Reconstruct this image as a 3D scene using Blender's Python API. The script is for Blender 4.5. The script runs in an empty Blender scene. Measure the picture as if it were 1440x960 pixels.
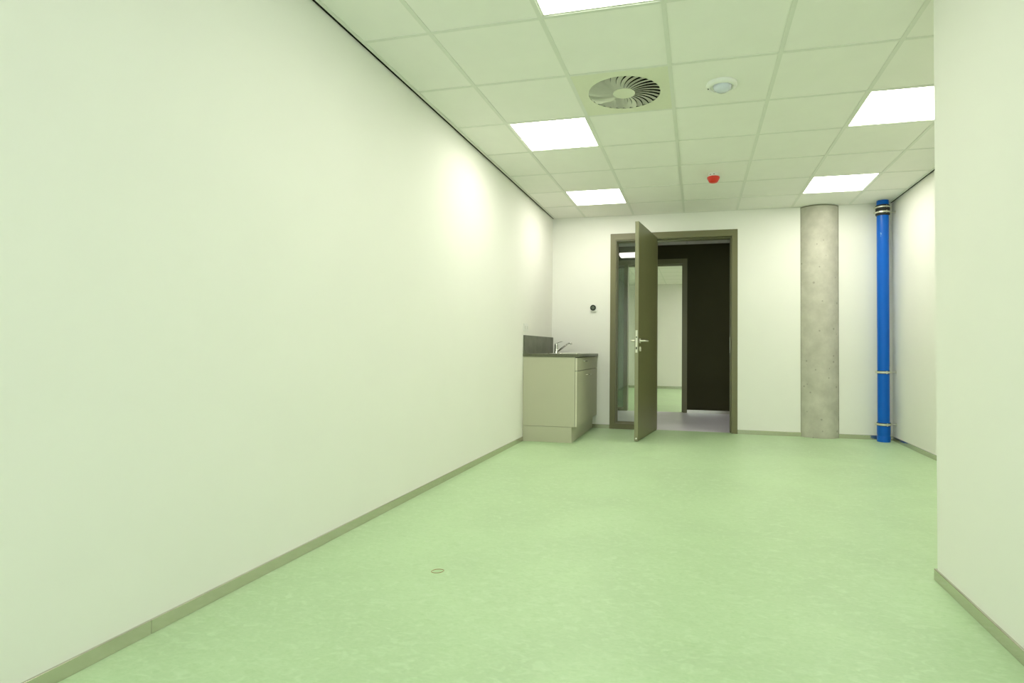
import bpy, bmesh, math, random
from mathutils import Vector, Matrix

S = bpy.context.scene
COL = S.collection
PI = math.pi

# ------------------------------------------------------------------ camera
F, YAW, PPY, PPX, PITCH, ROLL = 788.2129, -0.2377, 471.8751, 790.0093, 0.0238, 0.0087
CAMZ = 0.9608
c, s = math.cos(YAW), math.sin(YAW)
ex = Vector((c, -s, 0)); f0 = Vector((s, c, 0)); ez = Vector((0, 0, 1))
up = ez * math.cos(PITCH) - f0 * math.sin(PITCH)
fw = f0 * math.cos(PITCH) + ez * math.sin(PITCH)
Rt = ex * math.cos(ROLL) + up * math.sin(ROLL)
Up = -ex * math.sin(ROLL) + up * math.cos(ROLL)
cd = bpy.data.cameras.new('camera')
cam = bpy.data.objects.new('camera', cd); COL.objects.link(cam)
cd.sensor_fit = 'HORIZONTAL'; cd.sensor_width = 36.0
cd.lens = F / 1440 * 36
cd.shift_x = (720 - PPX) / 1440
cd.shift_y = (PPY - 480) / 1440
cd.clip_start = 0.02
m = Matrix((Rt, Up, -fw)).transposed().to_4x4()
m.translation = Vector((0, 0, CAMZ))
cam.matrix_world = m
S.camera = cam

# ------------------------------------------------------------------ light set-up
S.view_settings.view_transform = 'Standard'
S.view_settings.look = 'None'
S.view_settings.gamma = 1
S.view_settings.use_curve_mapping = False
S.view_settings.exposure = 0.36
PANEL = 11.3                      # strength of the lit ceiling panels
PANEL_COL = (1.0, 0.965, 0.86, 1)
w = bpy.data.worlds.new('world'); S.world = w; w.use_nodes = True
bgn = w.node_tree.nodes['Background']
bgn.inputs[0].default_value = (0.86, 0.93, 1.0, 1)
bgn.inputs[1].default_value = 3.7

# ------------------------------------------------------------------ dimensions
XL, XR, YB, H = -1.775, 2.068, 6.801, 2.596      # room
XN, YN = 0.985, 2.690                            # protruding wall on the right
YR = -1.9                                        # wall behind the camera
YC = 8.850                                       # far wall of the corridor
YF = 14.20                                       # end wall of the opposite room
GX0, GY0, T = -1.3602, 2.0363, 0.6               # ceiling grid

# ------------------------------------------------------------------ materials
def newmat(name):
    m = bpy.data.materials.new(name); m.use_nodes = True
    return m, m.node_tree.nodes, m.node_tree.links, m.node_tree.nodes['Principled BSDF']

def mat(name, col, rough=0.5, metal=0.0, var=0.03, scale=40.0, bump=0.0, bscale=200.0, spec=0.5, coat=0.0):
    m, N, L, b = newmat(name)
    b.inputs['Roughness'].default_value = rough
    b.inputs['Metallic'].default_value = metal
    b.inputs['Specular IOR Level'].default_value = spec
    b.inputs['Coat Weight'].default_value = coat
    tc = N.new('ShaderNodeTexCoord')
    nz = N.new('ShaderNodeTexNoise'); nz.inputs['Scale'].default_value = scale; nz.inputs['Detail'].default_value = 3
    L.new(tc.outputs['Object'], nz.inputs['Vector'])
    r = N.new('ShaderNodeValToRGB')
    r.color_ramp.elements[0].position = 0.3; r.color_ramp.elements[1].position = 0.7
    r.color_ramp.elements[0].color = tuple(x * (1 - var) for x in col) + (1,)
    r.color_ramp.elements[1].color = tuple(min(1, x * (1 + var)) for x in col) + (1,)
    L.new(nz.outputs['Fac'], r.inputs[0]); L.new(r.outputs[0], b.inputs['Base Color'])
    if bump:
        n2 = N.new('ShaderNodeTexNoise'); n2.inputs['Scale'].default_value = bscale; n2.inputs['Detail'].default_value = 4
        L.new(tc.outputs['Object'], n2.inputs['Vector'])
        bp = N.new('ShaderNodeBump'); bp.inputs['Strength'].default_value = bump; bp.inputs['Distance'].default_value = 0.002
        L.new(n2.outputs['Fac'], bp.inputs['Height']); L.new(bp.outputs[0], b.inputs['Normal'])
    return m

def mat_floor(name, base, light, dark, rough=0.42):
    """marbled linoleum: soft clouds plus short drawn-out flecks"""
    m, N, L, b = newmat(name)
    tc = N.new('ShaderNodeTexCoord')
    def noise(scale, detail, sx=1, sy=1, dist=0.0, rot=0.0):
        mp = N.new('ShaderNodeMapping'); mp.inputs['Scale'].default_value = (sx, sy, 1); mp.inputs['Rotation'].default_value = (0, 0, rot)
        L.new(tc.outputs['Object'], mp.inputs[0])
        n = N.new('ShaderNodeTexNoise'); n.inputs['Scale'].default_value = scale
        n.inputs['Detail'].default_value = detail; n.inputs['Distortion'].default_value = dist
        L.new(mp.outputs[0], n.inputs['Vector']); return n
    def ramp(src, a, z, c0, c1):
        r = N.new('ShaderNodeValToRGB'); r.color_ramp.elements[0].position = a; r.color_ramp.elements[1].position = z
        r.color_ramp.elements[0].color = c0 + (1,); r.color_ramp.elements[1].color = c1 + (1,)
        L.new(src, r.inputs[0]); return r
    big = ramp(noise(1.3, 3, 1, 1, 0.6).outputs['Fac'], 0.35, 0.68, tuple(x * 0.94 for x in base), tuple(min(1, x * 1.05) for x in base))
    fl = noise(26, 7, 0.7, 1.1, 1.2, 0.25)
    flr = ramp(fl.outputs['Fac'], 0.50, 0.72, (0, 0, 0), (1, 1, 1))
    fd = noise(34, 7, 0.7, 1.2, 1.2, -0.5)
    fdr = ramp(fd.outputs['Fac'], 0.50, 0.74, (0, 0, 0), (0.8, 0.8, 0.8))
    fine = noise(90, 3, 0.6, 1.2, 0.8)
    m1 = N.new('ShaderNodeMixRGB'); L.new(flr.outputs[0], m1.inputs[0]); L.new(big.outputs[0], m1.inputs[1]); m1.inputs[2].default_value = light + (1,)
    m2 = N.new('ShaderNodeMixRGB'); L.new(fdr.outputs[0], m2.inputs[0]); L.new(m1.outputs[0], m2.inputs[1]); m2.inputs[2].default_value = dark + (1,)
    m3 = N.new('ShaderNodeMixRGB'); m3.blend_type = 'OVERLAY'; m3.inputs[0].default_value = 0.13
    L.new(m2.outputs[0], m3.inputs[1]); L.new(fine.outputs['Fac'], m3.inputs[2])
    L.new(m3.outputs[0], b.inputs['Base Color'])
    b.inputs['Roughness'].default_value = rough
    b.inputs['Specular IOR Level'].default_value = 0.35
    bp = N.new('ShaderNodeBump'); bp.inputs['Strength'].default_value = 0.06; bp.inputs['Distance'].default_value = 0.001
    L.new(fine.outputs['Fac'], bp.inputs['Height']); L.new(bp.outputs[0], b.inputs['Normal'])
    return m

def mat_concrete(name):
    m, N, L, b = newmat(name)
    tc = N.new('ShaderNodeTexCoord')
    n = N.new('ShaderNodeTexNoise'); n.inputs['Scale'].default_value = 5; n.inputs['Detail'].default_value = 8; n.inputs['Roughness'].default_value = 0.62
    L.new(tc.outputs['Object'], n.inputs['Vector'])
    r = N.new('ShaderNodeValToRGB'); e = r.color_ramp.elements
    e[0].position = 0.32; e[0].color = (0.45, 0.44, 0.36, 1); e[1].position = 0.70; e[1].color = (0.63, 0.615, 0.52, 1)
    L.new(n.outputs['Fac'], r.inputs[0])
    v = N.new('ShaderNodeTexVoronoi'); v.inputs['Scale'].default_value = 11; v.inputs['Randomness'].default_value = 1
    L.new(tc.outputs['Object'], v.inputs['Vector'])
    n2 = N.new('ShaderNodeTexNoise'); n2.inputs['Scale'].default_value = 4; L.new(tc.outputs['Object'], n2.inputs['Vector'])
    ad = N.new('ShaderNodeMath'); ad.operation = 'MULTIPLY_ADD'; ad.inputs[1].default_value = 0.28; ad.inputs[2].default_value = -0.035
    L.new(n2.outputs['Fac'], ad.inputs[0])
    lt = N.new('ShaderNodeMath'); lt.operation = 'LESS_THAN'
    L.new(v.outputs['Distance'], lt.inputs[0]); L.new(ad.outputs[0], lt.inputs[1])
    mp = N.new('ShaderNodeMath'); mp.operation = 'MULTIPLY'; mp.inputs[1].default_value = 0.45; L.new(lt.outputs[0], mp.inputs[0])
    mx = N.new('ShaderNodeMixRGB'); L.new(mp.outputs[0], mx.inputs[0]); L.new(r.outputs[0], mx.inputs[1]); mx.inputs[2].default_value = (0.17, 0.16, 0.11, 1)
    L.new(mx.outputs[0], b.inputs['Base Color'])
    b.inputs['Roughness'].default_value = 0.75
    bp = N.new('ShaderNodeBump'); bp.inputs['Strength'].default_value = 0.25; bp.inputs['Distance'].default_value = 0.004
    L.new(n.outputs['Fac'], bp.inputs['Height']); L.new(bp.outputs[0], b.inputs['Normal'])
    return m

def mat_pipe(name):
    m, N, L, b = newmat(name)
    tc = N.new('ShaderNodeTexCoord')
    n = N.new('ShaderNodeTexNoise'); n.inputs['Scale'].default_value = 16; n.inputs['Detail'].default_value = 5
    mp = N.new('ShaderNodeMapping'); mp.inputs['Scale'].default_value = (1, 1, 0.45)
    L.new(tc.outputs['Object'], mp.inputs[0]); L.new(mp.outputs[0], n.inputs['Vector'])
    r = N.new('ShaderNodeValToRGB'); e = r.color_ramp.elements
    e[0].position = 0.70; e[0].color = (0.0, 0.125, 0.62, 1)
    e[1].position = 0.745; e[1].color = (0.22, 0.42, 0.70, 1)
    L.new(n.outputs['Fac'], r.inputs[0]); L.new(r.outputs[0], b.inputs['Base Color'])
    b.inputs['Roughness'].default_value = 0.30
    b.inputs['Specular IOR Level'].default_value = 0.3
    return m

def mat_glass(name, tint, refl=1.0):
    """thin pane: Fresnel mirror over clear, slightly tinted transmission"""
    m = bpy.data.materials.new(name); m.use_nodes = True
    N, L = m.node_tree.nodes, m.node_tree.links; N.clear()
    o = N.new('ShaderNodeOutputMaterial'); t = N.new('ShaderNodeBsdfTransparent'); g = N.new('ShaderNodeBsdfGlossy')
    t.inputs[0].default_value = tint + (1,); g.inputs['Roughness'].default_value = 0.0
    fr = N.new('ShaderNodeFresnel'); fr.inputs[0].default_value = 1.5
    mu = N.new('ShaderNodeMath'); mu.operation = 'MULTIPLY'; mu.inputs[1].default_value = refl; L.new(fr.outputs[0], mu.inputs[0])
    mx = N.new('ShaderNodeMixShader'); L.new(mu.outputs[0], mx.inputs[0]); L.new(t.outputs[0], mx.inputs[1]); L.new(g.outputs[0], mx.inputs[2])
    L.new(mx.outputs[0], o.inputs[0])
    return m

def mat_emit(name, col, st):
    m = bpy.data.materials.new(name); m.use_nodes = True
    N, L = m.node_tree.nodes, m.node_tree.links; N.clear()
    o = N.new('ShaderNodeOutputMaterial'); e = N.new('ShaderNodeEmission')
    e.inputs[0].default_value = col; e.inputs[1].default_value = st; L.new(e.outputs[0], o.inputs[0])
    return m

M = {}
M['wall'] = mat('wall_paint', (0.89, 0.89, 0.83), 0.75, var=0.006, scale=3, bump=0.05, bscale=500, spec=0.25)
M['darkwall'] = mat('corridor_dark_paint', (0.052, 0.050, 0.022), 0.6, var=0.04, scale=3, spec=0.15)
M['tile'] = mat('ceiling_board', (0.89, 0.89, 0.83), 0.9, var=0.01, scale=6, bump=0.05, bscale=700, spec=0.1)
M['grid'] = mat('ceiling_grid_metal', (0.76, 0.78, 0.70), 0.5, var=0.01)
M['black'] = mat('plenum_black', (0.006, 0.007, 0.004), 0.9, spec=0.1)  # near black, carries the shade of gap and void
M['floor'] = mat_floor('green_linoleum', (0.50, 0.675, 0.405), (0.55, 0.72, 0.46), (0.455, 0.635, 0.355))
M['floor2'] = mat_floor('grey_linoleum', (0.78, 0.75, 0.84), (0.82, 0.79, 0.88), (0.73, 0.70, 0.79), 0.35)
M['skirt'] = mat('brushed_skirting', (0.62, 0.60, 0.52), 0.16, metal=0.9, var=0.02, scale=8)
M['frame'] = mat('olive_lacquer', (0.180, 0.172, 0.085), 0.38, var=0.01, spec=0.4)
M['bead'] = mat('olive_lacquer_light', (0.30, 0.29, 0.18), 0.35, var=0.01)
M['leaf'] = mat('door_laminate', (0.165, 0.165, 0.075), 0.36, var=0.02, scale=2, spec=0.45)
M['leafedge'] = mat('door_edge_band', (0.27, 0.27, 0.16), 0.45, var=0.01)
M['cab'] = mat('cabinet_laminate', (0.52, 0.515, 0.38), 0.42, var=0.01, scale=3, spec=0.4)
M['cabedge'] = mat('cabinet_edge_band', (0.66, 0.65, 0.51), 0.4, var=0.01)
M['top'] = mat('worktop_dark_laminate', (0.12, 0.125, 0.075), 0.30, var=0.25, scale=60)
M['splash'] = mat('splashback_laminate', (0.135, 0.145, 0.10), 0.42, var=0.22, scale=9)
M['steel'] = mat('brushed_steel', (0.72, 0.72, 0.68), 0.25, metal=1.0, var=0.03)
M['chrome'] = mat('chrome', (0.82, 0.83, 0.82), 0.10, metal=1.0, var=0.01)
M['alu'] = mat('satin_aluminium', (0.78, 0.78, 0.66), 0.38, metal=0.75, var=0.01)
M['white'] = mat('white_plastic', (0.86, 0.87, 0.82), 0.35, var=0.01)
M['white_metal'] = mat('diffuser_white_enamel', (0.76, 0.78, 0.62), 0.5, var=0.01)
M['blade'] = mat('blade_white_enamel', (0.95, 0.95, 0.85), 0.5, var=0.01)  # plate enamel made lighter, offsets the shade on the blades
M['gap'] = mat('dark_seam', (0.03, 0.03, 0.02), 0.7)
M['concrete'] = mat_concrete('fair_faced_concrete')
M['pipe'] = mat_pipe('blue_pvc')
M['rubber'] = mat('black_rubber', (0.02, 0.022, 0.018), 0.6)
M['red'] = mat('red_plastic', (0.72, 0.03, 0.012), 0.28, var=0.02)
M['lens'] = mat('lens_blue_grey', (0.66, 0.70, 0.80), 0.12, var=0.02, coat=0.5)
M['dial'] = mat('thermostat_dial_black', (0.006, 0.010, 0.005), 0.35, var=0.02, spec=0.2)
M['screen'] = mat('thermostat_face_grey', (0.12, 0.15, 0.11), 0.25, var=0.1)
M['band'] = mat('tan_rubber', (0.42, 0.24, 0.10), 0.5)
M['joint'] = mat('mortar_joint', (0.22, 0.22, 0.15), 0.8)
M['glass'] = mat_glass('clear_glass', (0.93, 0.965, 0.93), 1.6)
M['glass2'] = mat_glass('tinted_glass', (0.36, 0.42, 0.36), 2.2)  # strong tint puts the dim light behind this pane into the colour
M['panel'] = mat_emit('lit_panel', PANEL_COL, PANEL)

# ------------------------------------------------------------------ helpers
def link(name, bm, material, parent=None, smooth=False, loc=None):
    me = bpy.data.meshes.new(name)
    bmesh.ops.recalc_face_normals(bm, faces=bm.faces)
    bm.to_mesh(me); bm.free()
    for mm in (material if isinstance(material, (list, tuple)) else [material]):
        me.materials.append(mm)
    if smooth:
        for p in me.polygons: p.use_smooth = True
    o = bpy.data.objects.new(name, me); COL.objects.link(o)
    if parent is not None:
        o.parent = parent
    if loc is not None: o.location = loc
    return o

def autosmooth(o, ang=40):
    for p in o.data.polygons: p.use_smooth = True
    try:
        o.data.set_sharp_from_angle(angle=math.radians(ang))
    except Exception:
        pass
    return o

def box(bm, x0, x1, y0, y1, z0, z1, bev=0.0, seg=2, mi=0):
    vs = [bm.verts.new((x, y, z)) for x in (x0, x1) for y in (y0, y1) for z in (z0, z1)]
    idx = [(0, 1, 3, 2), (4, 6, 7, 5), (0, 4, 5, 1), (2, 3, 7, 6), (0, 2, 6, 4), (1, 5, 7, 3)]
    fs = [bm.faces.new([vs[i] for i in f]) for f in idx]
    for f in fs: f.material_index = mi
    if bev:
        es = list({e for f in fs for e in f.edges})
        bmesh.ops.bevel(bm, geom=es, offset=bev, segments=seg, affect='EDGES', clamp_overlap=True)

def lathe(bm, prof, ctr=(0, 0, 0), axis='Z', seg=48, cap=True):
    """prof: (radius, height) pairs"""
    def P(r, h, a):
        u, v = r * math.cos(a), r * math.sin(a)
        if axis == 'Z': q = (u, v, h)
        elif axis == 'Y': q = (u, h, v)
        else: q = (h, u, v)
        return (q[0] + ctr[0], q[1] + ctr[1], q[2] + ctr[2])
    rings = [[bm.verts.new(P(r, h, 2 * PI * i / seg)) for i in range(seg)] for r, h in prof]
    for a, b in zip(rings, rings[1:]):
        for i in range(seg):
            bm.faces.new((a[i], a[(i + 1) % seg], b[(i + 1) % seg], b[i]))
    if cap:
        bm.faces.new(rings[0][::-1]); bm.faces.new(rings[-1])

def tube(bm, pts, rad, seg=14, flat=1.0):
    pts = [Vector(p) for p in pts]
    rads = rad if isinstance(rad, (list, tuple)) else [rad] * len(pts)
    rings = []
    ref = None
    for i, p in enumerate(pts):
        t = (pts[min(i + 1, len(pts) - 1)] - pts[max(i - 1, 0)]).normalized()
        if ref is None:
            ref = Vector((0, 0, 1)) if abs(t.z) < 0.9 else Vector((1, 0, 0))
        a = (ref - t * ref.dot(t)).normalized(); b = t.cross(a); ref = a
        rings.append([bm.verts.new(p + a * math.cos(2 * PI * k / seg) * rads[i] * flat + b * math.sin(2 * PI * k / seg) * rads[i]) for k in range(seg)])
    for r0, r1 in zip(rings, rings[1:]):
        for k in range(seg):
            bm.faces.new((r0[k], r0[(k + 1) % seg], r1[(k + 1) % seg], r1[k]))
    bm.faces.new(rings[0][::-1]); bm.faces.new(rings[-1])

def B(*boxes, bev=0.0):
    bm = bmesh.new()
    for b in boxes: box(bm, *b, bev=bev)
    return bm

def struct(name, bm, material, parent=None, label=None):
    o = link(name, bm, material, parent)
    if parent is None: o['kind'] = 'structure'
    if label: o['label'] = label
    return o

def empty(name, loc=(0, 0, 0), rz=0.0):
    o = bpy.data.objects.new(name, None); COL.objects.link(o)
    o.location = loc; o.rotation_euler = (0, 0, rz); o.empty_display_size = 0.1
    return o

def tag(o, label, cat, group=None):
    o['label'] = label; o['category'] = cat; o['kind'] = 'thing'
    if group: o['group'] = group
    return o

def copy_tree(o, parent=None):
    cpy = o.copy(); COL.objects.link(cpy); cpy.parent = parent
    for ch in [x for x in bpy.data.objects if x.parent == o]:
        copy_tree(ch, cpy)
    return cpy

# ------------------------------------------------------------------ setting: shell
TOPZ = 3.05
struct('floor', B((XL - 0.1, XR + 0.1, YR - 0.1, YB + 0.055, -0.12, 0)), M['floor'], label='green marbled linoleum floor of the empty room')
struct('floor', B((-4.5, 4.5, YB + 0.055, YC + 0.03, -0.12, 0)), M['floor2'], label='grey floor of the corridor beyond the open door')
struct('floor', B((XL - 0.1, XR + 0.1, YC + 0.03, YF + 0.1, -0.12, 0)), M['floor'], label='green floor of the room across the corridor')

struct('wall_left', B((XL - 0.1, XL, YR - 0.1, YB + 0.1, 0, TOPZ)), M['wall'], label='long cream-white wall on the left')
struct('wall_right', B((XR, XR + 0.1, YN - 0.3, YB + 0.1, 0, TOPZ)), M['wall'], label='white wall at the far right beside the blue pipe')
struct('wall_near_right', B((XN, XR, YR - 0.1, YN, 0, TOPZ)), M['wall'], label='white wall jutting out in the right foreground')
# back wall: left of the frame, above it, right of it up to the column, right of the column
FX0, FX1, FZ = -1.040, 0.451, 2.376
C0, C1 = 1.1375, 1.5275
wb = B((XL, FX0 + 0.02, YB, YB + 0.1, 0, TOPZ), (FX0 + 0.02, FX1 - 0.02, YB, YB + 0.1, FZ - 0.02, TOPZ),
       (FX1 - 0.02, C0 - 0.004, YB, YB + 0.1, 0, TOPZ), (C1 + 0.004, XR, YB, YB + 0.1, 0, TOPZ))
struct('wall_back', wb, M['wall'], label='white back wall around the door frame')
# wall behind the camera; its window band is added to let in daylight
struct('wall_rear', B((XL, XN, YR - 0.1, YR, 0, 0.15), (XL, XN, YR - 0.1, YR, 2.50, TOPZ),
                      (XL, XL + 0.15, YR - 0.1, YR, 0.15, 2.50), (XN - 0.15, XN, YR - 0.1, YR, 0.15, 2.50)), M['wall'], label='wall behind the camera with a window')
w3 = empty('window_3', ((XL + XN) / 2, YR - 0.05, 0.15)); w3['kind'] = 'structure'; w3['label'] = 'window behind the camera'  # added window, lets daylight in from behind the camera
hw = (XN - XL) / 2 - 0.15
bm = B((-hw, hw, -0.03, 0.03, 0, 0.06), (-hw, hw, -0.03, 0.03, 2.29, 2.35), (-hw, -hw + 0.06, -0.03, 0.03, 0.06, 2.29), (hw - 0.06, hw, -0.03, 0.03, 0.06, 2.29), (-0.03, 0.03, -0.03, 0.03, 0.06, 2.29))
link('window_frame', bm, M['frame'], w3)
link('pane', B((-hw + 0.06, -0.03, -0.004, 0.004, 0.06, 2.29)), M['glass'], w3)
link('pane', B((0.03, hw - 0.06, -0.004, 0.004, 0.06, 2.29)), M['glass'], w3)

# corridor
OX0, OX1 = -1.655, -0.156                           # outer frame of the opening across the corridor
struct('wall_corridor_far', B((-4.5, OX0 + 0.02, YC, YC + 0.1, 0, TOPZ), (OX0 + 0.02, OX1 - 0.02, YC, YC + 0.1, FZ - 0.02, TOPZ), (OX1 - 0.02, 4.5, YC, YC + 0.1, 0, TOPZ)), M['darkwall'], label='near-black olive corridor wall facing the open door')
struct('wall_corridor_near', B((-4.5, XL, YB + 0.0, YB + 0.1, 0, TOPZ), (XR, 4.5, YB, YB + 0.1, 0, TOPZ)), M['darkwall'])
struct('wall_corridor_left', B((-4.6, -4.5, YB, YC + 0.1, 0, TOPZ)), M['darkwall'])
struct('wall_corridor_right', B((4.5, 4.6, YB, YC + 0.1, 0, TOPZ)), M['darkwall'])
# room across
struct('wall_far_back', B((XL - 0.1, XR + 0.1, YF, YF + 0.1, 0, TOPZ)), M['wall'], label='white end wall of the room across the corridor')
struct('wall_far_left', B((XL - 0.1, XL, YC + 0.1, YF, 0, TOPZ)), M['wall'], label='left wall of the room across the corridor')
struct('wall_far_right', B((XR, XR + 0.1, YC + 0.1, YF, 0, TOPZ)), M['wall'])

# ------------------------------------------------------------------ setting: suspended ceilings
def ceiling(x0, x1, y0, y1, skip, cut=None, gap=True, gx0=GX0, gy0=GY0):
    """lay-in boards on a T-grid; skip = set of cells (lower-left corners as grid indexes) taken by lamps; cut = protruding wall"""
    xs = [x0] + [gx0 + T * k for k in range(-12, 14) if x0 + 0.03 < gx0 + T * k < x1 - 0.03] + [x1]
    ys = [y0] + [gy0 + T * k for k in range(-14, 30) if y0 + 0.03 < gy0 + T * k < y1 - 0.03] + [y1]
    bt, bg = bmesh.new(), bmesh.new()
    for i in range(len(xs) - 1):
        for j in range(len(ys) - 1):
            a, b, cc, d = xs[i], xs[i + 1], ys[j], ys[j + 1]
            key = (round((a - gx0) / T, 1), round((cc - gy0) / T, 1))
            if key in skip: continue
            if cut:
                if a >= cut[0] and d <= cut[1]: continue
                parts = [(a, b, cc, d)]
                if b > cut[0] and cc < cut[1]:
                    parts = []
                    if a < cut[0]: parts.append((a, cut[0], cc, min(d, cut[1])))
                    if d > cut[1]: parts.append((a, b, max(cc, cut[1]), d))
            else:
                parts = [(a, b, cc, d)]
            for (p, q, r, t) in parts:
                box(bt, p + 0.001, q - 0.001, r + 0.001, t - 0.001, H + 0.0035, H + 0.020)
    hw = 0.012
    for x in xs[1:-1]:
        ya = y0
        if cut and x > cut[0]: ya = cut[1]
        box(bg, x - hw, x + hw, ya, y1, H, H + 0.0034)
    for y in ys[1:-1]:
        xb = x1
        if cut and y < cut[1]: xb = cut[0]
        for xa, xc_ in zip([v for v in xs if v < xb - 0.01], [v for v in xs[1:] if v < xb] + [xb]):
            box(bg, xa + (hw if xa != x0 else 0.0), xc_ - (hw if xc_ not in (x1,) else 0), y - hw * 0.8, y + hw * 0.8, H + 0.0006, H + 0.0034)
    # edge trim along the side walls and the end wall
    box(bg, x0, x0 + 0.020, y0, y1, H - 0.001, H + 0.0034)
    box(bg, x1 - 0.020, x1, cut[1] if cut else y0, y1, H - 0.001, H + 0.0034)
    box(bg, x0 + 0.02, x1 - 0.02, y1 - 0.012, y1 - 0.001, H - 0.001, H + 0.0034)
    return bt, bg

LAMPS = [(-1.3602, 3.8363), (-1.3602, 5.6363), (1.0398, 3.8363), (1.0398, 5.6363), (-0.7602, 2.0363), (-0.7602, -0.9637)]  # last panel is unseen, added for light behind the camera
key = lambda p: (round((p[0] - GX0) / T, 1), round((p[1] - GY0) / T, 1))
VENT = (-0.7602, 3.2363)
GAPW = 0.016
bt, bg = ceiling(XL + GAPW, XR - GAPW, YR, YB, {key(p) for p in LAMPS} | {key(VENT)}, cut=(XN, YN))
# the column passes through the last row of boards
cl = struct('ceiling', bt, M['tile'], label='suspended ceiling of pale square boards')
link('ceiling_grid', bg, M['grid'], cl)
CG = YB + 0.55
CLP = [(GX0 + 5 * T, CG), (GX0 - 4 * T, CG)]  # unseen panels added to brighten the corridor floor
bt, bg = ceiling(-4.5, 4.5, YB + 0.1, YC, {(round((p[0] - GX0) / T, 1), 0.0) for p in CLP}, gy0=CG)
c2 = struct('ceiling', bt, M['tile'], label='ceiling of the corridor'); link('ceiling_grid', bg, M['grid'], c2)
FL = [(0.4398, 9.6), (0.4398, 11.4), (0.4398, 13.2), (1.0398, 9.6), (1.0398, 11.4)]  # panels added out of view to light the room across the corridor
FGY = 9.0
bt, bg = ceiling(XL, XR, YC + 0.1, YF, {(round((p[0] - GX0) / T, 1), round((p[1] - FGY) / T, 1)) for p in FL}, gy0=FGY)
c3 = struct('ceiling', bt, M['tile'], label='ceiling of the room across the corridor'); link('ceiling_grid', bg, M['grid'], c3)
# black strips and sheet put in as the shade of gap and void
struct('trim_1', B((XL + 0.0005, XL + 0.0155, YR, YB - 0.002, H + 0.001, H + 0.03), (XR - 0.0155, XR - 0.0005, YN, YB - 0.002, H + 0.001, H + 0.03)), M['black'], label='black shadow gap along the top of the side walls')
struct('trim_2', B((-4.6, 4.6, YR - 0.1, YF + 0.1, TOPZ, TOPZ + 0.1)), M['black'], label='structural slab above the suspended ceiling')  # added to stop sky light leaking in from above
struct('trim_3', B((XL + 0.008, XR - 0.008, YR, YB, TOPZ - 0.05, TOPZ - 0.01)), M['black'], label='dark void above the ceiling boards')

# ------------------------------------------------------------------ setting: metal skirting
SH, ST = 0.047, 0.010
def skirt(name, boxes, label):
    bm = bmesh.new()
    for b in boxes: box(bm, *b, bev=0.0012, seg=1)
    o = struct(name, bm, M['skirt'], label=label); return o
skirt('baseboard_left', [(XL, XL + ST, YR, 1.5175, 0, SH), (XL, XL + ST, 1.5185, 3.999, 0, SH), (XL, XL + ST, 4.0, 5.612, 0, SH)], 'brushed metal skirting along the left wall')
skirt('baseboard_back', [(-1.255, FX0 - 0.001, YB - ST, YB, 0, SH), (FX1 + 0.001, C0 + 0.002, YB - ST, YB, 0, SH), (C1 - 0.002, XR - ST, YB - ST, YB, 0, SH)], 'brushed metal skirting along the back wall')
skirt('baseboard_right', [(XR - ST, XR, YN, YB, 0, SH)], 'brushed metal skirting along the far right wall')
skirt('baseboard_near_right', [(XN - ST, XN, YR, YN + ST, 0, SH), (XN, XR - ST, YN, YN + ST, 0, SH)], 'brushed metal skirting round the jutting wall')
skirt('baseboard_corridor', [(OX1 + 0.001, 4.5, YC - ST, YC, 0, SH), (-4.5, OX0 - 0.001, YC - ST, YC, 0, SH)], 'metal skirting under the dark corridor wall')
skirt('baseboard_far', [(XL, XR, YF - ST, YF, 0, 0.06), (XL, XL + ST, YC + 0.1, YF - ST, 0, 0.06)], 'metal skirting in the room across the corridor')

# ------------------------------------------------------------------ doors
def frame(name, x0, x1, mx0, mx1, y0, dep, sill=0.062, fw_=0.066):
    """steel frame: door bay on the right, glazed side bay on the left; y0 = room face"""
    r = empty(name, ((x0 + x1) / 2, y0, 0)); r['kind'] = 'structure'
    ox = -(x0 + x1) / 2
    yf = -0.013                                       # face stands proud of the wall
    bm = bmesh.new()
    a, b = x0 + ox, x1 + ox
    top = FZ - fw_ - 0.012
    box(bm, a, a + fw_, yf, dep, 0, FZ, bev=0.002)                   # left jamb
    box(bm, b - fw_, b, yf, dep, 0, FZ, bev=0.002)                   # right jamb
    box(bm, a + fw_, b - fw_, yf, dep, top, FZ, bev=0.002)           # head
    box(bm, mx0 + ox, mx1 + ox, yf, dep, 0, top, bev=0.002)          # mullion
    box(bm, a + fw_, mx0 + ox, yf, dep, 0, sill, bev=0.002)          # sill of the glazed bay
    link('door_frame', bm, M['frame'], r)
    # rebate stops in the door bay
    bm = bmesh.new()
    box(bm, b - fw_ - 0.014, b - fw_, 0.055, dep - 0.01, 0, top)
    box(bm, mx1 + ox, b - fw_ - 0.014, 0.055, dep - 0.01, top - 0.014, top)
    link('door_stop', bm, M['frame'], r)
    # glazing beads
    bm = bmesh.new()
    gx0, gx1, gz0, gz1, gy = a + fw_, mx0 + ox, sill, top, dep * 0.75
    t = 0.014
    for yy in (gy - 0.022, gy + 0.006):
        box(bm, gx0, gx0 + t, yy, yy + 0.016, gz0, gz1); box(bm, gx1 - t, gx1, yy, yy + 0.016, gz0, gz1)
        box(bm, gx0 + t, gx1 - t, yy, yy + 0.016, gz0, gz0 + t); box(bm, gx0 + t, gx1 - t, yy, yy + 0.016, gz1 - t, gz1)
    for yy in (0.004,):
        box(bm, gx0, gx0 + 0.008, yy, yy + 0.010, gz0, gz1); box(bm, gx0 + 0.008, gx1, yy, yy + 0.010, gz0, gz0 + 0.010)
        box(bm, gx0 + 0.008, gx1, yy, yy + 0.010, gz1 - 0.010, gz1)
    link('glazing_bead', bm, M['bead'], r)
    return r, (gx0 - ox, gx1 - ox, gz0, gz1, gy)

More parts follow.
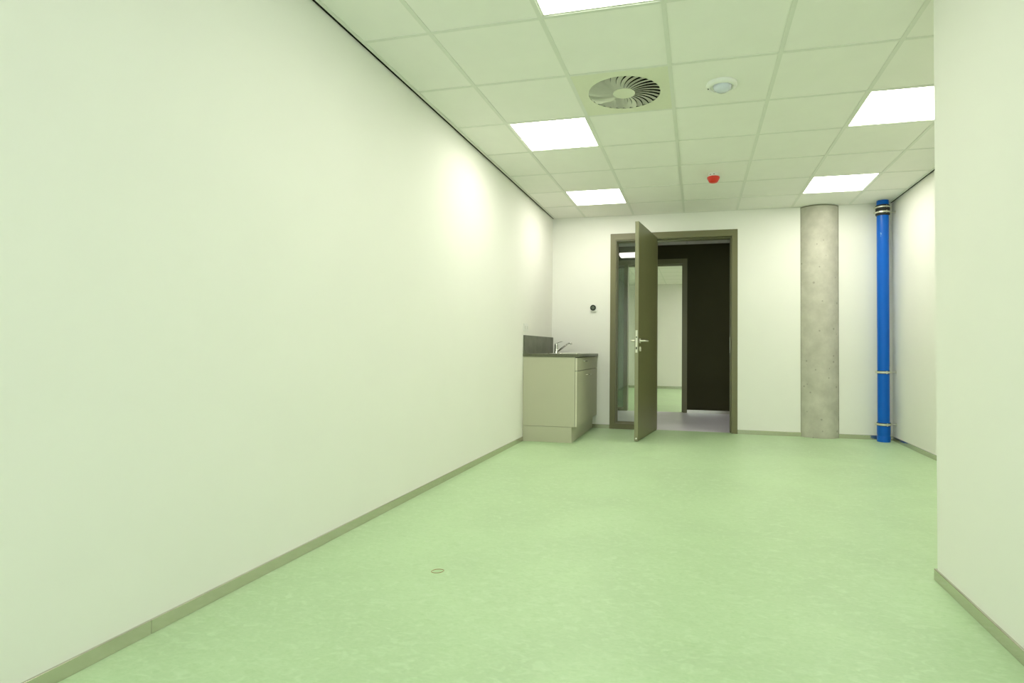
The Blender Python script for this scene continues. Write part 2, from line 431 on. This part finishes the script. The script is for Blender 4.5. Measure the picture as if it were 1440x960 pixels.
d1, g1 = frame('door_1', FX0, FX1, -0.545, -0.478, YB, 0.16)
d1['label'] = 'olive steel frame with the open door and a glazed side bay'
bm = B((-g1[1] / 2 + g1[0] / 2 + 0.002, g1[1] / 2 - g1[0] / 2 - 0.002, -0.004, 0.004, 0.004, g1[3] - g1[2] - 0.004))
wi = struct('window_1', bm, M['glass'], label='narrow glass side light left of the open door'); wi.location = ((g1[0] + g1[1]) / 2, YB + g1[4], g1[2])
bm = bmesh.new()
d2, g2 = frame('door_2', OX0, OX1, -1.135, -1.075, YC, 0.16, sill=0.03)
d2['label'] = 'dark frame of the opening across the corridor'
bm = B((-g2[1] / 2 + g2[0] / 2 + 0.002, g2[1] / 2 - g2[0] / 2 - 0.002, -0.004, 0.004, 0.004, g2[3] - g2[2] - 0.004))
wi = struct('window_2', bm, M['glass2'], label='dark glass side light across the corridor'); wi.location = ((g2[0] + g2[1]) / 2, YC + g2[4], g2[2])

# door leaf, hinged at the mullion and swung into the room
HX, HY = -0.476, 6.785
ang = math.atan2(5.880 - HY, -0.603 - HX)
leaf_root = empty('open_door', (HX, HY, 0), ang)
tag(leaf_root, 'olive brown flush door leaf standing open into the room', 'door')
LW, LT, LZ0, LZ1 = 0.905, 0.040, 0.008, 2.312
bm = B((0, LW - 0.0015, -LT, 0, LZ0, LZ1), bev=0.001)
link('door_leaf', bm, M['leaf'], leaf_root)
link('edge_band', B((LW - 0.0015, LW, -LT + 0.0005, -0.0005, LZ0 + 0.001, LZ1 - 0.001)), M['leafedge'], leaf_root)
for z in (0.25, 1.15, 2.05):
    bm = bmesh.new(); lathe(bm, [(0.0075, 0), (0.0075, 0.09)], (-0.006, -LT - 0.006, z), seg=16)
    link('hinge', bm, M['alu'], leaf_root)
# y=0 is the face turned to the right of the picture, y=-LT the one turned left (local y points to picture right when opened)
def lever(side):
    y0 = 0.0 if side > 0 else -LT
    bm = bmesh.new()
    X = LW - 0.062; Z = 1.055
    lathe(bm, [(0.0005, 0), (0.026, 0), (0.026, side * 0.006), (0.023, side * 0.009), (0.0005, side * 0.009)], (X, y0, Z), axis='Y', seg=28, cap=False)
    tube(bm, [(X, y0 + side * 0.006, Z), (X, y0 + side * 0.040, Z), (X - 0.003, y0 + side * 0.050, Z), (X - 0.012, y0 + side * 0.055, Z), (X - 0.06, y0 + side * 0.055, Z), (X - 0.135, y0 + side * 0.055, Z)], 0.010, 14)
    autosmooth(link('door_handle', bm, M['alu'], leaf_root))
    bm = bmesh.new()
    lathe(bm, [(0.0005, 0), (0.026, 0), (0.026, side * 0.007), (0.022, side * 0.010), (0.0005, side * 0.010)], (X, y0, Z - 0.085), axis='Y', seg=28, cap=False)
    lathe(bm, [(0.0085, side * 0.009), (0.0085, side * 0.014)], (X, y0, Z - 0.078), axis='Y', seg=18)
    box(bm, X - 0.005, X + 0.005, min(y0 + side * 0.009, y0 + side * 0.014), max(y0 + side * 0.009, y0 + side * 0.014), Z - 0.108, Z - 0.08)
    autosmooth(link('key_rosette', bm, M['alu'], leaf_root))
lever(1); lever(-1)
lp = link('latch_plate', B((LW, LW + 0.002, -LT + 0.009, -0.009, 0.93, 1.165), bev=0.0006), M['alu'], leaf_root)
link('latch_bolt', B((LW + 0.002, LW + 0.012, -LT + 0.014, -0.014, 1.045, 1.068), bev=0.002), M['steel'], lp)
for z0, z1 in ((1.085, 1.10), (0.965, 0.99)): link('bolt_slot', B((LW + 0.002, LW + 0.0026, -LT + 0.014, -0.014, z0, z1)), M['gap'], lp)
bm = bmesh.new(); lathe(bm, [(0.0085, 0), (0.0085, 0.010), (0.006, 0.013)], (LW, -0.018, 0.035), axis='X', seg=18)
link('drop_seal_button', bm, M['white'], leaf_root)
# strike plate on the right jamb
link('strike_plate', B((0.385 - 0.014 - 0.002 + 0.2945, 0.385 - 0.014 + 0.2945, 0.075, 0.10, 0.93, 1.12)), M['alu'], d1)

# ------------------------------------------------------------------ concrete column
bm = bmesh.new()
CR, CXc, CYc = 0.235, 1.3325, 6.933
lathe(bm, [(CR, 0.001), (CR, H - 0.004), ], seg=96)
colm = link('concrete_column', bm, M['concrete'], loc=(CXc, CYc, 0)); autosmooth(colm)
colm['kind'] = 'structure'; colm['label'] = 'round bare concrete column half embedded in the white back wall'
bm = bmesh.new(); lathe(bm, [(CR + 0.001, H - 0.012), (CR + 0.001, H - 0.0015)], seg=96)
autosmooth(link('top_joint', bm, M['joint'], colm))
bm = B((C0 - CXc - 0.004, C0 - CXc + 0.001, YB - CYc - 0.0008, YB - CYc + 0.03, 0, H), (C1 - CXc - 0.001, C1 - CXc + 0.004, YB - CYc - 0.0008, YB - CYc + 0.03, 0, H))
link('side_joint', bm, M['joint'], colm)

# ------------------------------------------------------------------ blue drain pipe
PX, PY, PR = 1.944, 6.680, 0.0585
bm = bmesh.new(); lathe(bm, [(PR, 0.16), (PR, H - 0.002)], seg=56)
pp = empty('drain_pipe', (PX, PY, 0)); tag(pp, 'tall blue plastic drain pipe in the right back corner', 'pipe')
autosmooth(link('pipe', bm, M['pipe'], pp))
bm = bmesh.new()
lathe(bm, [(PR + 0.006, 0.0), (PR + 0.007, 0.055), (PR + 0.0035, 0.062), (PR + 0.0035, 0.068), (PR + 0.006, 0.074), (PR + 0.006, 0.20), (PR + 0.002, 0.212), (PR, 0.214)], seg=56)
autosmooth(link('socket_sleeve', bm, M['pipe'], pp))
bm = bmesh.new()
lathe(bm, [(PR + 0.0005, H - 0.165), (PR + 0.011, H - 0.155), (PR + 0.011, H - 0.055), (PR + 0.0005, H - 0.048)], seg=56)
autosmooth(link('rubber_coupling', bm, M['rubber'], pp))
def clamp(z, r, hgt=0.020, rub=True, wall=True):
    bm = bmesh.new()
    lathe(bm, [(r + 0.0005, z - hgt / 2), (r + 0.004, z - hgt / 2 + 0.001), (r + 0.004, z + hgt / 2 - 0.001), (r + 0.0005, z + hgt / 2)], seg=56, cap=False)
    # bolted lugs, one to the camera side, one to the wall side
    for a in (0.15, PI + 0.05):
        cx_, cy_ = math.cos(a), math.sin(a)
        t = (-cy_, cx_)
        for sg in (-1, 1):
            p0 = Vector(((r + 0.002) * cx_ + sg * 0.004 * t[0], (r + 0.002) * cy_ + sg * 0.004 * t[1], z))
            p1 = p0 + Vector((cx_, cy_, 0)) * 0.020
            q = Vector((t[0], t[1], 0)) * 0.0016
            vs = []
            for P in (p0, p1):
                for qq in (-q, q):
                    for dz in (-hgt / 2, hgt / 2):
                        vs.append(bm.verts.new(P + qq + Vector((0, 0, dz))))
            for f in [(0, 1, 3, 2), (4, 6, 7, 5), (0, 4, 5, 1), (2, 3, 7, 6), (0, 2, 6, 4), (1, 5, 7, 3)]:
                bm.faces.new([vs[i] for i in f])
        c0 = Vector(((r + 0.011) * cx_, (r + 0.011) * cy_, z)); tv = Vector((t[0], t[1], 0))
        tube(bm, [c0 - tv * 0.013, c0 - tv * 0.0065, c0 + tv * 0.013], [0.0055, 0.0055, 0.003], 8)
    ca = Vector((math.cos(-1.3) * (r + 0.004), math.sin(-1.3) * (r + 0.004), z))
    tube(bm, [ca - Vector((0, 0, hgt * 0.7)), ca + Vector((0, 0, hgt * 0.7))], 0.0055, 6)
    if wall:
        tube(bm, [(r + 0.003, 0.0, z), (XR - PX - 0.004, 0.0, z)], 0.005, 10)
        lathe(bm, [(0.016, XR - PX - 0.004), (0.016, XR - PX - 0.0005)], (0, 0, z), axis='X', seg=20)
    o = autosmooth(link('pipe_clamp', bm, M['alu'], pp))
    if rub:
        bm = bmesh.new()
        lathe(bm, [(r, z - hgt / 2 - 0.006), (r + 0.0025, z - hgt / 2 - 0.005), (r + 0.0025, z + hgt / 2 + 0.005), (r, z + hgt / 2 + 0.006)], seg=56, cap=False)
        autosmooth(link('rubber_insert', bm, M['rubber'], o))
clamp(H - 0.075, PR + 0.011, 0.016, rub=False, wall=False)
clamp(H - 0.130, PR + 0.011, 0.018, rub=False)
clamp(0.742, PR, 0.022)
clamp(0.186, PR + 0.006, 0.022)

# ------------------------------------------------------------------ kitchen unit
CY0, CY1 = 5.616, 6.799
cab = empty('sink_cabinet', (-1.49, 5.62, 0)); tag(cab, 'beige laminate sink base cabinet against the left wall in the back corner', 'cabinet')
def cb(name, bm, mt, parent=cab):
    bmesh.ops.translate(bm, vec=(1.49, -5.62, 0), verts=bm.verts)
    return link(name, bm, mt, parent)
cb('carcass', B((XL + 0.0015, -1.2185, CY0, CY0 + 0.018, 0.163, 0.879), (XL + 0.0015, -1.2185, CY1 - 0.018, CY1, 0.163, 0.879),
                (XL + 0.0015, -1.2185, CY0 + 0.018, CY1 - 0.018, 0.163, 0.181), (XL + 0.0015, XL + 0.01, CY0 + 0.018, CY1 - 0.018, 0.181, 0.879),
                bev=0.0008), M['cab'])
cb('seam_strip', B((-1.2400, -1.2165, CY0 + 0.0195, CY1 - 0.02, 0.725, 0.75), (-1.2185, -1.2155, CY0 + 0.001, CY1 - 0.014, 0.167, 0.871)), M['gap'])  # dark strips put the shade of the front gaps into the colour
cb('plinth', B((XL + 0.0015, -1.252, CY0 + 0.001, CY1, 0.0, 0.160), bev=0.001), M['cab'])
for z0, z1 in ((0.7385, 0.872), (0.165, 0.7335)): cb('edge_band', B((-1.2148, -1.1972, CY0 + 0.0008, CY0 + 0.0019, z0 + 0.0008, z1 - 0.0008)), M['cabedge'])
dr = cb('drawer_front', B((-1.215, -1.197, CY0 + 0.002, CY1 - 0.014, 0.7385, 0.872), bev=0.0012), M['cab'])
do = cb('cabinet_door', B((-1.215, -1.197, CY0 + 0.002, CY1 - 0.014, 0.165, 0.7335), bev=0.0012), M['cab'])
def grip(y0, y1, z, par):
    bm = bmesh.new(); x = -1.197
    tube(bm, [(x, y0, z), (x + 0.015, y0 + 0.004, z), (x + 0.026, y0 + 0.018, z), (x + 0.030, (y0 + y1) / 2, z), (x + 0.026, y1 - 0.018, z), (x + 0.015, y1 - 0.004, z), (x, y1, z)], 0.0048, 10)
    autosmooth(cb('handle', bm, M['steel'], par))
grip(5.93, 6.07, 0.832, dr)
grip(6.11, 6.27, 0.681, do)

wt = empty('worktop', (-1.48, 5.62, 0.88)); tag(wt, 'thin dark worktop lying on the beige sink cabinet', 'worktop')
def wk(name, bm, mt, parent=wt):
    bmesh.ops.translate(bm, vec=(1.48, -5.62, -0.88), verts=bm.verts)
    return link(name, bm, mt, parent)
SX0, SX1, SY0, SY1 = -1.62, -1.27, 6.03, 6.50       # cut-out for the bowl
bm = B((XL + 0.0005, -1.186, 5.606, SY0, 0.8805, 0.910), (XL + 0.0005, -1.186, SY1, YB - 0.0005, 0.8805, 0.910), (XL + 0.0005, SX0, SY0, SY1, 0.8805, 0.910), (SX1, -1.186, SY0, SY1, 0.8805, 0.910))
wk('slab', bm, M['top'])
# steel bowl with rim
bm = bmesh.new()
def rrect(x0, x1, y0, y1, r, z, n=6):
    out = []
    for cx_, cy_, a0 in ((x1 - r, y1 - r, 0), (x0 + r, y1 - r, PI / 2), (x0 + r, y0 + r, PI), (x1 - r, y0 + r, 3 * PI / 2)):
        for k in range(n + 1):
            a = a0 + PI / 2 * k / n
            out.append(bm.verts.new((cx_ + r * math.cos(a), cy_ + r * math.sin(a), z)))
    return out
rings = [rrect(SX0 - 0.012, SX1 + 0.012, SY0 - 0.012, SY1 + 0.012, 0.05, 0.9105), rrect(SX0 - 0.010, SX1 + 0.010, SY0 - 0.010, SY1 + 0.010, 0.048, 0.9135),
         rrect(SX0 + 0.008, SX1 - 0.008, SY0 + 0.008, SY1 - 0.008, 0.04, 0.9125), rrect(SX0 + 0.016, SX1 - 0.016, SY0 + 0.016, SY1 - 0.016, 0.04, 0.90),
         rrect(SX0 + 0.026, SX1 - 0.026, SY0 + 0.026, SY1 - 0.026, 0.04, 0.77), rrect(SX0 + 0.05, SX1 - 0.05, SY0 + 0.05, SY1 - 0.05, 0.03, 0.757)]
for a, b in zip(rings, rings[1:]):
    n = len(a)
    for k in range(n): bm.faces.new((a[k], a[(k + 1) % n], b[(k + 1) % n], b[k]))
bm.faces.new(rings[-1])
autosmooth(wk('sink_bowl', bm, M['steel']))

sp = link('splashback', B((XL + 0.0005, XL + 0.018, 5.612, YB - 0.002, 0.9105, 1.104), bev=0.001), M['splash'])
tag(sp, 'mottled dark grey splashback strip standing on the worktop along the left wall', 'splashback')

fc = empty('mixer_tap', (-1.665, 6.60, 0.9105)); tag(fc, 'chrome single lever mixer tap on the dark worktop beside the splashback', 'tap')
bm = bmesh.new()
lathe(bm, [(0.030, 0), (0.030, 0.004), (0.0255, 0.010), (0.0255, 0.055), (0.0235, 0.062), (0.0235, 0.098), (0.020, 0.110), (0.006, 0.116)], seg=32)
autosmooth(link('tap_body', bm, M['chrome'], fc))
bm = bmesh.new()
tube(bm, [(0.012, -0.002, 0.022), (0.040, -0.006, 0.040), (0.085, -0.012, 0.072), (0.125, -0.018, 0.101), (0.150, -0.022, 0.119), (0.163, -0.024, 0.125), (0.178, -0.026, 0.124), (0.184, -0.027, 0.119)], [0.0125, 0.0115, 0.0105, 0.010, 0.010, 0.010, 0.010, 0.0095], 16)
spt = autosmooth(link('spout', bm, M['chrome'], fc))
bm = bmesh.new(); lathe(bm, [(0.012, 0.103), (0.0125, 0.122), (0.011, 0.125)], (0.188, -0.0275, 0), seg=20)
autosmooth(link('aerator', bm, M['steel'], spt))
bm = bmesh.new()
tube(bm, [(-0.018, 0.0, 0.112), (0.0, 0.0, 0.121), (0.030, -0.003, 0.132), (0.058, -0.006, 0.140), (0.078, -0.008, 0.142)], [0.013, 0.014, 0.010, 0.008, 0.0065], 14, flat=0.55)
autosmooth(link('lever', bm, M['chrome'], fc))

# ------------------------------------------------------------------ wall fittings
so = empty('power_socket', (XL, 5.690, 1.186)); tag(so, 'small white double wall socket on the left wall above the splashback', 'socket')
link('cover_plate', B((0.0005, 0.010, -0.078, 0.078, -0.040, 0.041), bev=0.003), M['white'], so)
for yy in (-0.036, 0.036):
    bm = bmesh.new()
    lathe(bm, [(0.0225, 0.0102), (0.0225, 0.0112), (0.0190, 0.0112), (0.0190, 0.0104)], (0, yy, 0), axis='X', seg=28, cap=False)
    well = link('outlet', bm, M['white'], so)
    bm = bmesh.new()
    lathe(bm, [(0.019, 0.0101), (0.019, 0.0104)], (0, yy, 0), axis='X', seg=28)
    link('outlet_recess', bm, M['grid'], well)
    bm = bmesh.new()
    for dz in (-0.0095, 0.0095): lathe(bm, [(0.0026, 0.0104), (0.0026, 0.0107)], (0, yy, dz), axis='X', seg=12)
    link('pin_holes', bm, M['gap'], well)

th = empty('room_thermostat', (-1.249, YB, 1.468)); tag(th, 'square white thermostat with a round black dial beside the door frame', 'thermostat')
link('housing', B((-0.043, 0.043, -0.0225, -0.0005, -0.045, 0.046), bev=0.006), M['white'], th)
bm = bmesh.new(); lathe(bm, [(0.0355, -0.0235), (0.0355, -0.030), (0.033, -0.0325), (0.026, -0.0335)], (0, 0, 0.0035), axis='Y', seg=48)
dd = autosmooth(link('dial', bm, M['dial'], th))
bm = bmesh.new(); lathe(bm, [(0.0215, -0.0334), (0.0215, -0.0345)], (0, 0, 0.0035), axis='Y', seg=40)
link('dial_face', bm, M['screen'], dd)

# ------------------------------------------------------------------ ceiling fittings
lamp = empty('light_panel', (0, 0, 0))
bm = bmesh.new()
e = 0.298; fwid = 0.021
for b in ((-e, e, -e, -e + fwid), (-e, e, e - fwid, e), (-e, -e + fwid, -e + fwid, e - fwid), (e - fwid, e, -e + fwid, e - fwid)):
    box(bm, *b, 0.0036, 0.03)
link('frame', bm, M['grid'], lamp)
link('diffuser', B((-e + fwid, e - fwid, -e + fwid, e - fwid, 0.0046, 0.020)), M['panel'], lamp)
LL = ['lit square ceiling light panel nearer of the two along the left wall', 'lit square ceiling light panel above the sink corner by the back wall',
      'lit square ceiling light panel cut off by the jutting right wall', 'lit square ceiling light panel in front of the concrete column',
      'lit square ceiling light panel cut off by the top edge of the picture', 'lit ceiling light panel nearest the rear window']
for i, p in enumerate(LAMPS):
    o = lamp if i == 0 else copy_tree(lamp)
    o.location = (p[0] + T / 2, p[1] + T / 2, H)
    tag(o, LL[i], 'ceiling light', 'square light panels in the ceiling')
for i, p in enumerate(FL):
    o = copy_tree(lamp); o.location = (p[0] + T / 2, p[1] + T / 2, H)
    tag(o, ['lit ceiling panel of the room across the corridor, nearest its door', 'lit ceiling panel in the middle of the room across the corridor', 'lit ceiling panel by the end wall of the room across the corridor', 'lit ceiling panel by the right wall of the far room, near its door', 'lit ceiling panel by the right wall of the far room, midway'][i], 'ceiling light', 'light panels across the corridor')

for i, p in enumerate(CLP):
    o = copy_tree(lamp); o.location = (p[0] + T / 2, p[1] + T / 2, H)
    tag(o, ['lit ceiling panel of the corridor right of the doorway', 'lit ceiling panel of the corridor left of the doorway'][i], 'ceiling light', 'light panels across the corridor')

# swirl air diffuser
vt = empty('air_diffuser', (VENT[0] + T / 2, VENT[1] + T / 2, H)); tag(vt, 'round swirl air diffuser with curved blades in a square ceiling plate', 'air vent')
VR, VH, NB = 0.228, 0.070, 30
bm = bmesh.new()
seg = 96
inner = [bm.verts.new((VR * math.cos(2 * PI * k / seg), VR * math.sin(2 * PI * k / seg), 0.001)) for k in range(seg)]
outer = []
for k in range(seg):
    a = 2 * PI * k / seg; q = 0.296 / max(abs(math.cos(a)), abs(math.sin(a)))
    outer.append(bm.verts.new((q * math.cos(a), q * math.sin(a), 0.001)))
in2 = [bm.verts.new(v.co + Vector((0, 0, 0.0025))) for v in inner]; out2 = [bm.verts.new(v.co + Vector((0, 0, 0.0025))) for v in outer]
for k in range(seg):
    q = (k + 1) % seg
    bm.faces.new((inner[k], inner[q], outer[q], outer[k])); bm.faces.new((in2[k], out2[k], out2[q], in2[q]))
    bm.faces.new((inner[k], in2[k], in2[q], inner[q])); bm.faces.new((outer[k], outer[q], out2[q], out2[k]))
link('face_plate', bm, M['white_metal'], vt)
bm = bmesh.new(); lathe(bm, [(VH, 0.0), (VH + 0.0005, 0.003), (VH - 0.006, 0.006)], seg=64); link('hub_disc', bm, M['white_metal'], vt)
bm = bmesh.new(); lathe(bm, [(0.232, 0.003), (0.232, 0.20), (0.001, 0.20)], seg=64, cap=False); link('plenum_box', bm, M['black'], vt)
bm = bmesh.new()
dth = 2 * PI / NB * 0.93; n = 9; rows = []
for k in range(n):
    t = k / (n - 1); r = VH - 0.002 + (VR - VH + 0.002) * t
    th0 = 0.30 * t ** 1.5
    h = r * dth * math.tan(math.radians(11.5))
    wv = []
    for q in range(3):
        fr_ = (0, 0.5, 1.0)[q]
        wv.append((r * math.cos(th0 + dth * fr_), r * math.sin(th0 + dth * fr_), 0.0008 + (0, 0.44, 1)[q] * h))
    rows.append([bm.verts.new(v) for v in wv])
fs = []
for a, b in zip(rows, rows[1:]):
    for q in range(2): fs.append(bm.faces.new((a[q], a[q + 1], b[q + 1], b[q])))
bmesh.ops.solidify(bm, geom=fs, thickness=0.0007)
blade = link('blade', bm, M['blade'], vt)
for k in range(1, NB):
    b2 = blade.copy(); COL.objects.link(b2); b2.parent = vt; b2.rotation_euler = (0, 0, 2 * PI * k / NB)

# presence sensor
ps = empty('presence_sensor', (0.140, 3.545, H)); tag(ps, 'round white presence sensor with a bluish lens on the ceiling', 'sensor')
bm = bmesh.new(); lathe(bm, [(0.092, 0.004), (0.094, -0.006), (0.090, -0.014), (0.074, -0.022), (0.068, -0.020), (0.066, -0.012), (0.030, -0.010)], seg=64)
autosmooth(link('housing', bm, M['white'], ps), 50)
bm = bmesh.new(); lathe(bm, [(0.056, -0.010), (0.055, -0.022), (0.048, -0.034), (0.034, -0.043), (0.016, -0.047), (0.001, -0.048)], (0.004, -0.004, 0), seg=48)
autosmooth(link('lens', bm, M['lens'], ps), 60)
bm = bmesh.new(); lathe(bm, [(0.004, -0.0225), (0.004, -0.0175)], (-0.080, 0.0, 0), seg=12); link('indicator', bm, M['gap'], ps)

# red alarm sounder
al = empty('fire_alarm_sounder', (0.139, 5.345, H)); tag(al, 'small red fire alarm sounder on a white base on the ceiling', 'alarm')
bm = bmesh.new(); lathe(bm, [(0.048, 0.004), (0.050, -0.004), (0.050, -0.020), (0.046, -0.026), (0.040, -0.028)], seg=40)
autosmooth(link('base', bm, M['white'], al), 50)
bm = bmesh.new(); lathe(bm, [(0.050, -0.028), (0.0575, -0.032), (0.0575, -0.042), (0.050, -0.056), (0.042, -0.072), (0.034, -0.080), (0.018, -0.083)], seg=40)
autosmooth(link('red_cap', bm, M['red'], al), 50)
for a in (-2.2, -1.5): 
  bm = bmesh.new(); box(bm, 0.048 * math.cos(a) - 0.006, 0.048 * math.cos(a) + 0.006, 0.048 * math.sin(a) - 0.006, 0.048 * math.sin(a) + 0.006, -0.018, -0.012)
  link('sound_slot', bm, M['joint'], al)

# rubber band on the floor
bm = bmesh.new()
pts = []
for k in range(29):
    a = 2 * PI * k / 28
    pts.append((0.026 * math.cos(a) * (1 + 0.08 * math.sin(2 * a)), 0.020 * math.sin(a), 0.0014))
for k in range(28):
    tube(bm, [pts[k], pts[k + 1]], 0.0011, 6)
rb = link('rubber_band', bm, M['band'], loc=(-1.085, 2.245, 0.0)); rb.rotation_euler = (0, 0, 0.35)
tag(rb, 'thin tan rubber band lying on the green floor', 'rubber band')
